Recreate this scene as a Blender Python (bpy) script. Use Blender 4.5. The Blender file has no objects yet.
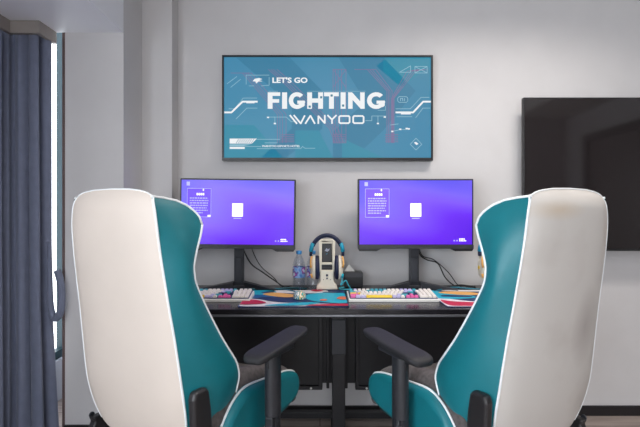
import bpy, math, random
from mathutils import Vector, Matrix
random.seed(4)
PI = math.pi
SC = bpy.context.scene
COL = SC.collection

# ------------------------------------------------------------------ materials
def srgb(r, g, b):
    def c(x):
        x /= 255.0
        return x / 12.92 if x <= .04045 else ((x + .055) / 1.055) ** 2.4
    return (c(r), c(g), c(b), 1.0)

MATS = {}
def mat(name, rgb, rough=.5, metal=0.0, var=.06, scale=30.0, bump=0.0, bscale=200.0, emit=0.0, spec=.5, sheen=0.0, coat=0.0):
    if name in MATS:
        return MATS[name]
    m = bpy.data.materials.new(name); m.use_nodes = True
    nt = m.node_tree; N = nt.nodes; Lk = nt.links
    p = N['Principled BSDF']
    col = srgb(*rgb)
    tc = N.new('ShaderNodeTexCoord')
    if var > 0:
        nz = N.new('ShaderNodeTexNoise'); nz.inputs['Scale'].default_value = scale; nz.inputs['Detail'].default_value = 3
        Lk.new(tc.outputs['Object'], nz.inputs['Vector'])
        rp = N.new('ShaderNodeValToRGB')
        rp.color_ramp.elements[0].position = .3; rp.color_ramp.elements[1].position = .7
        rp.color_ramp.elements[0].color = tuple(c * (1 - var) for c in col[:3]) + (1,)
        rp.color_ramp.elements[1].color = tuple(min(1, c * (1 + var)) for c in col[:3]) + (1,)
        Lk.new(nz.outputs['Fac'], rp.inputs['Fac']); Lk.new(rp.outputs['Color'], p.inputs['Base Color'])
        if emit:
            Lk.new(rp.outputs['Color'], p.inputs['Emission Color'])
    else:
        p.inputs['Base Color'].default_value = col
        p.inputs['Emission Color'].default_value = col
    p.inputs['Roughness'].default_value = rough; p.inputs['Metallic'].default_value = metal
    p.inputs['Specular IOR Level'].default_value = spec
    p.inputs['Emission Strength'].default_value = emit
    p.inputs['Sheen Weight'].default_value = sheen
    p.inputs['Coat Weight'].default_value = coat
    if bump > 0:
        n2 = N.new('ShaderNodeTexNoise'); n2.inputs['Scale'].default_value = bscale; n2.inputs['Detail'].default_value = 2
        Lk.new(tc.outputs['Object'], n2.inputs['Vector'])
        b = N.new('ShaderNodeBump'); b.inputs['Strength'].default_value = bump; b.inputs['Distance'].default_value = .002
        Lk.new(n2.outputs['Fac'], b.inputs['Height']); Lk.new(b.outputs['Normal'], p.inputs['Normal'])
    MATS[name] = m
    return m

def screen_mat(name, ramp, axis_mix, strength, ox=0, oz=0, wave=0.0):
    """a lit display: colour by position on the panel (generated coords)"""
    m = bpy.data.materials.new(name); m.use_nodes = True
    nt = m.node_tree; N = nt.nodes; Lk = nt.links
    p = N['Principled BSDF']; p.inputs['Base Color'].default_value = (.01, .01, .012, 1); p.inputs['Roughness'].default_value = .35
    tc = N.new('ShaderNodeTexCoord'); sp = N.new('ShaderNodeSeparateXYZ'); Lk.new(tc.outputs['Generated'], sp.inputs[0])
    a = N.new('ShaderNodeMath'); a.operation = 'MULTIPLY'; a.inputs[1].default_value = axis_mix[0]; Lk.new(sp.outputs['X'], a.inputs[0])
    b = N.new('ShaderNodeMath'); b.operation = 'MULTIPLY_ADD'; b.inputs[1].default_value = axis_mix[1]; Lk.new(sp.outputs['Z'], b.inputs[0]); Lk.new(a.outputs[0], b.inputs[2])
    src = b.outputs[0]
    if wave:
        nz = N.new('ShaderNodeTexWave'); nz.wave_type = 'BANDS'; nz.bands_direction = 'DIAGONAL'; nz.inputs['Scale'].default_value = .55; nz.inputs['Distortion'].default_value = 5
        nz.inputs['Detail'].default_value = 1; nz.inputs['Detail Scale'].default_value = .6
        Lk.new(tc.outputs['Generated'], nz.inputs['Vector'])
        c = N.new('ShaderNodeMath'); c.operation = 'MULTIPLY_ADD'; c.inputs[1].default_value = wave; Lk.new(nz.outputs['Fac'], c.inputs[0]); Lk.new(src, c.inputs[2]); src = c.outputs[0]
    rp = N.new('ShaderNodeValToRGB'); Lk.new(src, rp.inputs['Fac'])
    el = rp.color_ramp.elements
    el[0].position = ramp[0][0]; el[0].color = srgb(*ramp[0][1]); el[1].position = ramp[-1][0]; el[1].color = srgb(*ramp[-1][1])
    for pos, c in ramp[1:-1]:
        e = el.new(pos); e.color = srgb(*c)
    Lk.new(rp.outputs['Color'], p.inputs['Emission Color']); p.inputs['Emission Strength'].default_value = strength
    return m

# ------------------------------------------------------------------ mesh builder
class MB:
    def __init__(s): s.v = []; s.f = []; s.mi = []; s.sm = []; s.mats = []
    def slot(s, m):
        if m not in s.mats: s.mats.append(m)
        return s.mats.index(m)
    def add(s, vs, fs, m, smooth=False, M=None):
        o = len(s.v); k = s.slot(m)
        for p in vs:
            p = Vector(p)
            s.v.append(tuple(M @ p) if M else tuple(p))
        for f in fs:
            s.f.append([i + o for i in f]); s.mi.append(k); s.sm.append(smooth)
        return s
    def box(s, x0, x1, y0, y1, z0, z1, m, M=None):
        vs = [(x, y, z) for z in (z0, z1) for y in (y0, y1) for x in (x0, x1)]
        fs = [(0, 2, 3, 1), (4, 5, 7, 6), (0, 1, 5, 4), (2, 6, 7, 3), (0, 4, 6, 2), (1, 3, 7, 5)]
        return s.add(vs, fs, m, False, M)
    def grid(s, P, m, smooth=True, closeu=False, closev=False, flip=False, M=None):
        R = len(P); C = len(P[0]); vs = [p for row in P for p in row]; fs = []
        for i in range(R if closeu else R - 1):
            for j in range(C if closev else C - 1):
                a = i * C + j; b = i * C + (j + 1) % C; c = ((i + 1) % R) * C + (j + 1) % C; d = ((i + 1) % R) * C + j
                fs.append((a, d, c, b) if flip else (a, b, c, d))
        return s.add(vs, fs, m, smooth, M)
    def tube(s, pts, r, m, n=8, caps=True, flat=None, closed=False, M=None):
        pts = [Vector(p) for p in pts]; rows = []; L = len(pts)
        up = None
        for i, p in enumerate(pts):
            if closed: d = pts[(i + 1) % L] - pts[i - 1]
            else: d = pts[min(i + 1, L - 1)] - pts[max(i - 1, 0)]
            d.normalize()
            if up is None:
                up = Vector((0, 0, 1)) if abs(d.z) < .9 else Vector((1, 0, 0))
            a = up - d * up.dot(d)
            if a.length < 1e-5: a = d.orthogonal()
            a.normalize(); up = a; b = d.cross(a)
            rr = r[i] if isinstance(r, (list, tuple)) else r
            fa, fb = flat if flat else (1, 1)
            rows.append([p + a * (rr * fa * math.cos(2 * PI * k / n)) + b * (rr * fb * math.sin(2 * PI * k / n)) for k in range(n)])
        s.grid(rows, m, True, closeu=closed, closev=True, M=M)
        if caps and not closed:
            s.add(rows[0], [list(range(n))], m, False, M); s.add(rows[-1], [list(range(n - 1, -1, -1))], m, False, M)
        return s
    def lathe(s, prof, m, n=24, M=None, closed=False):
        rows = [[(r * math.cos(2 * PI * k / n), r * math.sin(2 * PI * k / n), z) for k in range(n)] for r, z in prof]
        return s.grid(rows, m, True, closev=True, closeu=closed, M=M)
    def cyl(s, r, z0, z1, m, n=20, M=None):
        s.lathe([(r, z0), (r, z1)], m, n, M)
        c = lambda z: [(r * math.cos(2 * PI * k / n), r * math.sin(2 * PI * k / n), z) for k in range(n)]
        s.add(c(z0), [list(range(n - 1, -1, -1))], m, False, M); s.add(c(z1), [list(range(n))], m, False, M)
        return s
    def prism(s, poly, a0, a1, m, axis='x', M=None, sides=None):
        """poly of 2D points extruded along axis from a0 to a1"""
        def pt(p, a):
            return {'x': (a, p[0], p[1]), 'y': (p[0], a, p[1]), 'z': (p[0], p[1], a)}[axis]
        n = len(poly)
        vs = [pt(p, a0) for p in poly] + [pt(p, a1) for p in poly]
        fs = [list(range(n))[::-1], [i + n for i in range(n)]] + [(i, (i + 1) % n, (i + 1) % n + n, i + n) for i in range(n)]
        return s.add(vs, fs, m, False, M)
    def flat(s, poly, y, m):          # polygon (x,z) facing -Y at plane y
        return s.add([(p[0], y, p[1]) for p in poly], [list(range(len(poly)))], m)
    def build(s, name, parent=None, bevel=0.0, seg=2, sub=0, loc=None, rot=None, fix=True, ang=35):
        me = bpy.data.meshes.new(name); me.from_pydata(s.v, [], s.f)
        for m in s.mats: me.materials.append(m)
        me.polygons.foreach_set('material_index', s.mi); me.polygons.foreach_set('use_smooth', s.sm)
        me.update()
        if fix:
            import bmesh
            bm = bmesh.new(); bm.from_mesh(me); bmesh.ops.remove_doubles(bm, verts=bm.verts, dist=1e-6)
            bmesh.ops.recalc_face_normals(bm, faces=bm.faces); bm.to_mesh(me); bm.free()
        o = bpy.data.objects.new(name, me); COL.objects.link(o)
        if parent: o.parent = parent
        if loc: o.location = loc
        if rot: o.rotation_euler = rot
        if bevel:
            b = o.modifiers.new('bevel', 'BEVEL'); b.width = bevel; b.segments = seg; b.limit_method = 'ANGLE'; b.angle_limit = math.radians(ang); b.harden_normals = False
        if sub:
            b = o.modifiers.new('sub', 'SUBSURF'); b.levels = sub; b.render_levels = sub
        return o

def tag(o, label=None, cat=None, group=None, kind=None):
    for k, v in (('label', label), ('category', cat), ('group', group), ('kind', kind)):
        if v: o[k] = v
    return o
def thing(name, label, cat, loc=(0, 0, 0), rz=0.0, group=None, rot=None):
    o = bpy.data.objects.new(name, None); COL.objects.link(o); o.empty_display_size = .05
    o.location = loc; o.rotation_euler = rot if rot else (0, 0, rz)
    return tag(o, label, cat, group)
def T(x, y, z): return Matrix.Translation((x, y, z))
def interp(x, xs, ys):
    if x <= xs[0]: return ys[0]
    for i in range(len(xs) - 1):
        if x <= xs[i + 1]:
            t = (x - xs[i]) / (xs[i + 1] - xs[i]); return ys[i] + (ys[i + 1] - ys[i]) * t
    return ys[-1]
def catmull(P, n=8, closed=False):
    P = [Vector(p) for p in P]; L = len(P); out = []
    for i in range(L if closed else L - 1):
        if closed: a, b, c, d = P[i - 1], P[i], P[(i + 1) % L], P[(i + 2) % L]
        else: a, b, c, d = P[max(i - 1, 0)], P[i], P[i + 1], P[min(i + 2, L - 1)]
        for k in range(n):
            t = k / n
            out.append(.5 * ((2 * b) + (c - a) * t + (2 * a - 5 * b + 4 * c - d) * t * t + (3 * b - a - 3 * c + d) * t ** 3))
    if not closed: out.append(P[-1])
    return out
def text_mesh(mb, body, x0, x1, z0, z1, y, m, bold=0.0):
    """outline text fitted into the rectangle x0..x1, z0..z1 on the plane y, facing -Y"""
    cu = bpy.data.curves.new('lettering', 'FONT'); cu.body = body; cu.size = 1; cu.offset = bold; cu.resolution_u = 3
    o = bpy.data.objects.new('lettering', cu); COL.objects.link(o)
    dg = bpy.context.evaluated_depsgraph_get(); me = bpy.data.meshes.new_from_object(o.evaluated_get(dg))
    xs = [v.co.x for v in me.vertices]; zs = [v.co.y for v in me.vertices]
    ax, bx, az, bz = min(xs), max(xs), min(zs), max(zs)
    vs = [((v.co.x - ax) / (bx - ax) * (x1 - x0) + x0, y, (v.co.y - az) / (bz - az) * (z1 - z0) + z0) for v in me.vertices]
    mb.add(vs, [list(p.vertices) for p in me.polygons], m)
    bpy.data.objects.remove(o); bpy.data.curves.remove(cu); bpy.data.meshes.remove(me)
def seg_poly(p, q, w):
    p = Vector(p); q = Vector(q); d = (q - p).normalized(); n = Vector((-d.y, d.x)) * w / 2
    e = d * w * .2
    return [p - e + n, p - e - n, q + e - n, q + e + n]

# ------------------------------------------------------------------ palette
wall_m = mat('wall paint warm grey', (202, 200, 201), .85, var=.02, scale=6, bump=.25, bscale=160)
bay_m = mat('bay wall paint', (168, 172, 182), .85, var=.02, scale=5, bump=.2, bscale=160)
soffit_m = mat('soffit paint with bounce light', (236, 237, 242), .8, var=.015, scale=4)  # whiter than the walls: bounced window light is put into this colour
ceil_m = mat('ceiling paint', (205, 203, 200), .9, var=.02)
black_base = mat('black baseboard', (26, 23, 26), .5)
pelmet_m = mat('pelmet taupe', (150, 143, 138), .6, var=.04, scale=12)
cream = mat('cream leatherette', (212, 200, 190), .5, var=.02, scale=7, bump=.12, bscale=400)
dirty = None
teal = mat('teal leatherette', (16, 112, 123), .42, var=.05, scale=9, bump=.12, bscale=380)
white_pipe = mat('white piping', (235, 238, 240), .45, var=.02)
charcoal = mat('charcoal seat fabric', (84, 78, 78), .9, var=.3, scale=60, bump=.5, bscale=500, sheen=.1)
blk = mat('black plastic', (40, 41, 46), .42, var=.08, scale=40, bump=.15, bscale=500)
arm_m = mat('armrest polyurethane', (30, 30, 34), .65, var=.07, scale=50, bump=.25, bscale=600)
hinge_m = mat('hinge cover plastic', (38, 36, 38), .4, var=.08)
chrome = mat('bolt steel', (190, 192, 196), .25, 1.0, var=.02)
desk_m = mat('desk top black laminate', (34, 33, 37), .22, var=.1, scale=25, bump=.05)
edge_m = mat('desk edge trim', (120, 122, 128), .35, .5, var=.05)
steel = mat('black steel frame', (30, 30, 34), .45, .2, var=.08)
steel2 = mat('dark grey steel', (52, 54, 60), .45, .2, var=.08)
panel_m = mat('black desk panel', (20, 20, 25), .5, var=.08)
mon_m = mat('monitor shell', (24, 24, 28), .4, var=.05)
mon2_m = mat('monitor chin', (52, 52, 58), .45, var=.05)
stand_m = mat('monitor stand grey', (44, 46, 52), .45, var=.06)
cable_m = mat('black cable', (22, 22, 25), .5)
tealcable = mat('teal cable', (32, 118, 140), .5)
white_pl = mat('white plastic', (232, 230, 226), .4, var=.02)
cream_pl = mat('cream plastic', (228, 220, 202), .4, var=.03)
navy = mat('navy rubber', (26, 34, 66), .5)
cyan = mat('cyan print', (20, 176, 200), .5)
cyan2 = mat('blue print', (20, 96, 150), .5)
navyp = mat('navy print', (14, 46, 92), .55)
whitep = mat('white print', (226, 222, 222), .55)
tanp = mat('ochre print', (232, 172, 92), .55)
crim = mat('crimson print', (190, 24, 62), .55)
orange = mat('orange print', (222, 110, 66), .55)
yellow = mat('yellow keycap', (244, 208, 60), .45, var=.03)
pink = mat('pink keycap', (236, 110, 170), .45, var=.03)
lilac = mat('lilac keycap', (196, 190, 226), .45, var=.03)
kwhite = mat('cream keycap', (238, 232, 222), .45, var=.02)
kteal = mat('teal keycap', (70, 172, 186), .45, var=.03)
knavy = mat('navy keycap', (30, 50, 86), .45, var=.03)
curt_m = mat('slate blue curtain', (112, 119, 141), .85, var=.06, scale=25, bump=.4, bscale=700, sheen=.2)
frame_m = mat('window frame dark', (30, 58, 68), .4, var=.05)
brown_m = mat('window jamb brown', (92, 74, 72), .6, var=.08)
tv_m = mat('television black glass', (32, 28, 29), .07, var=.03, spec=.7)
tvf_m = mat('television bezel', (30, 29, 31), .35, var=.05)

def floor_material():
    m = bpy.data.materials.new('floor wood planks'); m.use_nodes = True
    N = m.node_tree.nodes; L = m.node_tree.links; p = N['Principled BSDF']
    tc = N.new('ShaderNodeTexCoord'); br = N.new('ShaderNodeTexBrick'); L.new(tc.outputs['Object'], br.inputs['Vector'])
    br.inputs['Color1'].default_value = srgb(158, 146, 140); br.inputs['Color2'].default_value = srgb(146, 134, 128); br.inputs['Mortar'].default_value = srgb(90, 75, 70)
    br.inputs['Scale'].default_value = 1; br.inputs['Brick Width'].default_value = 1.2; br.inputs['Row Height'].default_value = .16; br.inputs['Mortar Size'].default_value = .003
    mp = N.new('ShaderNodeMapping'); mp.inputs['Scale'].default_value = (3, 60, 1); L.new(tc.outputs['Object'], mp.inputs['Vector'])
    nz = N.new('ShaderNodeTexNoise'); nz.inputs['Scale'].default_value = 1.2; nz.inputs['Detail'].default_value = 6; L.new(mp.outputs[0], nz.inputs['Vector'])
    mx = N.new('ShaderNodeMix'); mx.data_type = 'RGBA'; mx.blend_type = 'OVERLAY'; mx.inputs[0].default_value = .5
    L.new(br.outputs['Color'], mx.inputs[6]); L.new(nz.outputs['Fac'], mx.inputs[7]); L.new(mx.outputs[2], p.inputs['Base Color'])
    p.inputs['Roughness'].default_value = .45
    return m
def stained_cream():
    m = bpy.data.materials.new('soiled cream leatherette'); m.use_nodes = True
    N = m.node_tree.nodes; L = m.node_tree.links; p = N['Principled BSDF']
    tc = N.new('ShaderNodeTexCoord'); base = srgb(200, 195, 190)
    # large soft grime clouds
    nz = N.new('ShaderNodeTexNoise'); nz.inputs['Scale'].default_value = 4.5; nz.inputs['Detail'].default_value = 3; L.new(tc.outputs['Object'], nz.inputs['Vector'])
    r1 = N.new('ShaderNodeMapRange'); r1.inputs[1].default_value = .52; r1.inputs[2].default_value = .8; r1.inputs[3].default_value = 0; r1.inputs[4].default_value = .35; L.new(nz.outputs['Fac'], r1.inputs[0])
    mx = N.new('ShaderNodeMix'); mx.data_type = 'RGBA'; mx.inputs[6].default_value = base; mx.inputs[7].default_value = srgb(150, 136, 128); L.new(r1.outputs[0], mx.inputs[0])
    prev = mx.outputs[2]
    # two smudges at fixed places on the cover: a grey rub mark low near the edge, a yellowish one under the top
    for (c, sc, col, amt) in (((.115, .03, .80), (14, 1, 7), (128, 116, 112), .5), ((-.08, 0, 1.17), (8, 1, 30), (196, 168, 130), .45), ((.17, 0, 1.1), (22, 1, 9), (190, 172, 150), .3)):
        mp = N.new('ShaderNodeMapping'); mp.inputs['Location'].default_value = (-c[0] * sc[0], 0, -c[2] * sc[2]); mp.inputs['Scale'].default_value = (sc[0], 0, sc[2]); L.new(tc.outputs['Object'], mp.inputs['Vector'])
        gr = N.new('ShaderNodeTexGradient'); gr.gradient_type = 'SPHERICAL'; L.new(mp.outputs[0], gr.inputs['Vector'])
        ml = N.new('ShaderNodeMath'); ml.operation = 'MULTIPLY'; ml.inputs[1].default_value = amt; L.new(gr.outputs['Fac'], ml.inputs[0])
        m2 = N.new('ShaderNodeMix'); m2.data_type = 'RGBA'; L.new(ml.outputs[0], m2.inputs[0]); L.new(prev, m2.inputs[6]); m2.inputs[7].default_value = srgb(*col); prev = m2.outputs[2]
    L.new(prev, p.inputs['Base Color']); p.inputs['Roughness'].default_value = .5
    return m
dirty = stained_cream()
def glass_mat(name, tint=(1, 1, 1), refl=.1, graz=.5):
    m = bpy.data.materials.new(name); m.use_nodes = True
    N = m.node_tree.nodes; L = m.node_tree.links; N.remove(N['Principled BSDF'])
    t = N.new('ShaderNodeBsdfTransparent'); t.inputs[0].default_value = (*tint, 1); g = N.new('ShaderNodeBsdfGlossy'); g.inputs['Roughness'].default_value = .05
    fr = N.new('ShaderNodeLayerWeight'); fr.inputs[0].default_value = .35
    ml = N.new('ShaderNodeMath'); ml.operation = 'MULTIPLY_ADD'; ml.inputs[1].default_value = graz; ml.inputs[2].default_value = refl; L.new(fr.outputs['Facing'], ml.inputs[0])
    mx = N.new('ShaderNodeMixShader'); L.new(ml.outputs[0], mx.inputs[0]); L.new(t.outputs[0], mx.inputs[1]); L.new(g.outputs[0], mx.inputs[2])
    L.new(mx.outputs[0], N['Material Output'].inputs[0])
    return m
win_glass = glass_mat('window glass', (.97, .98, .98), .02, .08)
pet = glass_mat('clear plastic bottle', (.93, .96, .99), .07, .4)

# ------------------------------------------------------------------ the room
XL, XR, YB, YW, ZC = -1.62, 3.0, -3.2, 2.533, 2.7
PX, PY = -.9825, 2.20        # bulkhead / pillar corner
SZ = 2.065                   # bay soffit height
def st(name, mb, **k): return tag(mb.build(name, **k), kind='structure')
fm = floor_material()
st('floor', MB().box(XL - .1, XR + .1, YB - .1, 3.1, -.08, 0, fm))
st('ceiling', MB().box(PX, XR + .1, YB - .1, 3.1, ZC, ZC + .08, ceil_m))
st('wall_back', MB().box(-.817, XR + .1, YW, YW + .12, 0, ZC, wall_m))
st('wall_pilaster', MB().box(PX, -.817, 2.43, YW + .12, 0, ZC, wall_m))
st('wall_pillar', MB().box(-1.275, PX, PY, 3.0, 0, ZC, wall_m))
st('wall_right', MB().box(XR, XR + .12, YB, YW, 0, ZC, wall_m))
st('wall_rear', MB().box(XL - .1, XR + .1, YB - .12, YB, 0, ZC, wall_m))
# bay soffit with its bulkhead
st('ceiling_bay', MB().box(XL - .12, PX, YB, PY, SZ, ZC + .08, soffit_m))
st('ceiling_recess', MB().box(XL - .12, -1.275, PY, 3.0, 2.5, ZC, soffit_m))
# left wall with two window openings
WY = [(-2.7, .15), (.75, 2.975)]
w = MB()
w.box(XL - .12, XL, YB, -2.7, 0, SZ, bay_m); w.box(XL - .12, XL, .15, .75, 0, SZ, bay_m); w.box(XL - .12, XL, 2.98, 3.1, 0, 2.5, bay_m)
w.box(XL - .12, XL, -2.7, .15, 0, .35, bay_m); w.box(XL - .12, XL, .75, 2.98, 0, .25, bay_m)
st('wall_left', w)
st('wall_left_end', MB().box(XL, -1.275, 2.98, 3.1, 0, 2.5, bay_m))
for i, (a, b) in enumerate(WY):
    z0 = .35 if i == 0 else .25
    fr = MB()
    for yy in ([a, (a + b) / 2 - .03, b - .06] if i == 0 else [a, 1.35, 2.815]):
        wd = .08 if (i == 1 and yy == 2.815) else .06
        fr.box(XL - .066, XL - .02, yy, yy + wd, z0, 2.499 if yy > PY else SZ - .001, frame_m)
    fr.box(XL - .066, XL - .02, a, b, z0, z0 + .05, frame_m)
    if i == 0: fr.box(XL - .066, XL - .02, a, b, SZ - .05, SZ - .001, frame_m)
    else: fr.box(XL - .066, XL - .02, PY + .001, b, 2.45, 2.499, frame_m)
    f = st('window_%d' % (i + 1), fr)
    g = MB().box(XL - .065, XL - .055, a + .02, min(b, PY), z0 + .03, SZ - .001, win_glass)
    if i == 1: g.box(XL - .065, XL - .055, PY + .0005, b, z0 + .03, 2.47, win_glass)
    g.build('glass_pane', f)
st('trim_1', MB().box(-1.2885, -1.2752, 2.199, 2.215, 0, SZ - .001, brown_m))
# baseboards
st('baseboard_back', MB().box(-.817, XR, YW - .012, YW, 0, .056, black_base), bevel=.002)
bb = MB().box(-1.275, PX, PY - .012, PY, 0, .105, black_base); bb.box(PX, PX + .012, PY - .012, 2.43, 0, .08, black_base); bb.box(PX, -.817, 2.418, 2.43, 0, .06, black_base); bb.box(-.817, -.805, 2.43, YW - .012, 0, .056, black_base)
st('baseboard_left', bb)
st('baseboard_right', MB().box(XR - .012, XR, YB, YW, 0, .056, black_base))
# pelmet (curtain track cover) following the stepped bay
PZ = 2.006
pm = MB()
pm.box(-1.335, -1.315, 2.06, PY - .003, PZ, SZ - .001, pelmet_m)
pm.box(-1.45, -1.335, 2.06, 2.08, PZ, SZ - .001, pelmet_m)
pm.box(-1.47, -1.45, .55, 2.08, PZ, SZ - .001, pelmet_m)
st('trim_2', pm)
# door in the right wall with its dark casing, mirrored faintly in the television
dm = mat('grey door veneer', (96, 90, 88), .4, var=.1)
XR_ = XR
st('door_1', MB().box(XR - .04, XR - .001, .03, .93, .002, 1.95, dm), bevel=.004)
cas = MB().box(XR - .07, XR - .001, -.06, .03, .002, 2.03, black_base); cas.box(XR - .07, XR - .001, .93, 1.02, .002, 2.03, black_base); cas.box(XR - .07, XR - .001, .03, .93, 1.95, 2.03, black_base)
st('trim_3', cas)
st('ceiling_drop', MB().box(2.35, XR - .001, -.53, YW - .001, 2.32, ZC - .001, ceil_m))
st('wall_return', MB().box(2.35, XR - .001, -.65, -.53, 0.001, ZC - .001, wall_m))

# ------------------------------------------------------------------ curtain
def curtain():
    path = [(-1.338, 2.180), (-1.352, 2.13), (-1.385, 2.098), (-1.44, 2.10), (-1.485, 2.095), (-1.50, 2.03), (-1.50, 1.8), (-1.50, 1.4), (-1.50, .9), (-1.50, .62)]
    base = catmull([Vector((a, b, 0)) for a, b in path], 28)
    # arc length
    acc = [0]
    for i in range(1, len(base)): acc.append(acc[-1] + (base[i] - base[i - 1]).length)
    tot = acc[-1]; n = 360; rows = []
    pts = []
    j = 0
    for k in range(n + 1):
        s = tot * k / n
        while j < len(acc) - 2 and acc[j + 1] < s: j += 1
        t = (s - acc[j]) / max(1e-9, acc[j + 1] - acc[j]); p = base[j].lerp(base[j + 1], t); d = (base[j + 1] - base[j]).normalized()
        pts.append((s, p, Vector((-d.y, d.x, 0))))
    zs = [.02 + (PZ + .03 - .02) * i / 30 for i in range(31)]
    for z in zs:
        row = []
        low = max(0, (1.0 - z)) 
        for s, p, nn in pts:
            ph = 2 * PI * s / .066 + .5 * math.sin(s * 9) + .25 * math.sin(z * 2.2 + s * 5)
            amp = .036 * (.75 + .35 * math.sin(s * 23 + 1))
            a = amp * (math.sin(ph) + .22 * math.sin(2 * ph + 1)) * (1 + .25 * low)
            q = p + nn * (a * min(1, .35 + s / .08))
            fl = max(0, 1 - s / .14)               # the leading edge swings out towards the pillar near the floor
            q = q + Vector((.045 * fl * max(0, (.72 - z) / .7) , -.01 * fl * max(0, .8 - z), 0))
            row.append((q.x, q.y, z))
        rows.append(row)
    mb = MB().grid(rows, curt_m)
    o = mb.build('curtain', fix=False)
    so = o.modifiers.new('thick', 'SOLIDIFY'); so.thickness = .003
    tag(o, 'slate blue floor length curtain hanging in folds at the window', 'curtain')
curtain()
tbp = catmull([(-1.322, 2.15, 1.02), (-1.320, 2.15, .85), (-1.314, 2.148, .71), (-1.294, 2.145, .648), (-1.266, 2.145, .68), (-1.262, 2.15, .76), (-1.272, 2.155, .83), (-1.290, 2.16, .88)], 8)
tb = MB().tube(tbp, [.010 + .007 * min(1, i_ / (len(tbp) * .5)) for i_ in range(len(tbp))], curt_m, 12)
tag(tb.build('curtain_tieback'), 'slate blue fabric tieback hanging in a loop beside the curtain edge', 'curtain tieback')

# ------------------------------------------------------------------ desk
DX0, DX1, DY0, DY1, DZ = -.93, 1.08, 1.88, 2.52, .75
desk = thing('desk', 'long black gaming desk with two keyboards and monitors along the wall', 'desk', (.075, 2.2, 0))
def L0(o, root):      # world coordinates under a root that is only translated
    o.location = -Vector(root.location); return o
t = MB().box(DX0, DX1, DY0, DY1, DZ - .022, DZ, desk_m); L0(t.build('desktop', desk, bevel=.003), desk)
t = MB().box(DX0 + .002, DX1 - .002, DY0 - .003, DY0 + .02, DZ - .032, DZ - .0225, edge_m); L0(t.build('edge_trim', desk, bevel=.002), desk)
for x in (DX0 + .05, .0946, DX1 - .05):
    lg = MB().box(x - .033, x + .033, 2.22, 2.28, .03, DZ - .03, steel); lo = L0(lg.build('leg', desk, bevel=.003), desk)
    sl = MB().box(x - .036, x + .036, 2.212, 2.288, .45, .625, steel2); sl.build('leg_sleeve', lo, bevel=.003)
    ft = MB().box(x - .035, x + .035, 1.98, 2.48, 0, .03, steel); ft.build('foot', lo, bevel=.004)
for (y0, y1, z0, z1) in ((2.42, 2.46, .031, .065), (2.25, 2.28, .66, .70)):
    c = MB().box(DX0 + .05, DX1 - .05, y0, y1, z0, z1, steel); L0(c.build('crossbar', desk, bevel=.003), desk)
for (x0, x1) in ((DX0 + .1, .012), (.19, DX1 - .1)):
    pn = MB().box(x0, x1, 2.37, 2.385, .235, DZ - .03, panel_m); po = L0(pn.build('back_panel', desk, bevel=.002), desk)
    q = MB().box(x0, x1, 2.355, 2.395, .215, .235, steel)
    q.box(x0, x0 + .02, 2.355, 2.395, .235, DZ - .03, steel); q.box(x1 - .02, x1, 2.355, 2.395, .235, DZ - .03, steel)
    q.build('panel_frame', po, bevel=.002)
    for xx in (x0 + .06, x1 - .06):
        MB().cyl(.006, 0, .004, white_pl, 10, M=T(xx, 2.355, .225) @ Matrix.Rotation(PI / 2, 4, 'X')).build('screw', po)
for xx in (-.33, .48):
    L0(MB().cyl(.010, DZ - .04, DZ - .0225, steel2, 12, M=T(xx, 1.93, 0)).build('screw_cap', desk), desk)
bbx = MB().box(.0, .2, 2.40, 2.412, .235, DZ - .03, panel_m); bbx.box(.035, .05, 2.375, 2.399, .215, DZ - .03, steel); bbx.box(.135, .15, 2.375, 2.399, .215, DZ - .03, steel); L0(bbx.build('centre_panel', desk, bevel=.002), desk)
tr = MB().box(-.2, .4, 2.42, 2.47, .59, .60, steel2); tr.box(-.2, .4, 2.42, 2.423, .60, .65, steel2)
L0(tr.build('cable_tray', desk), desk)

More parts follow.
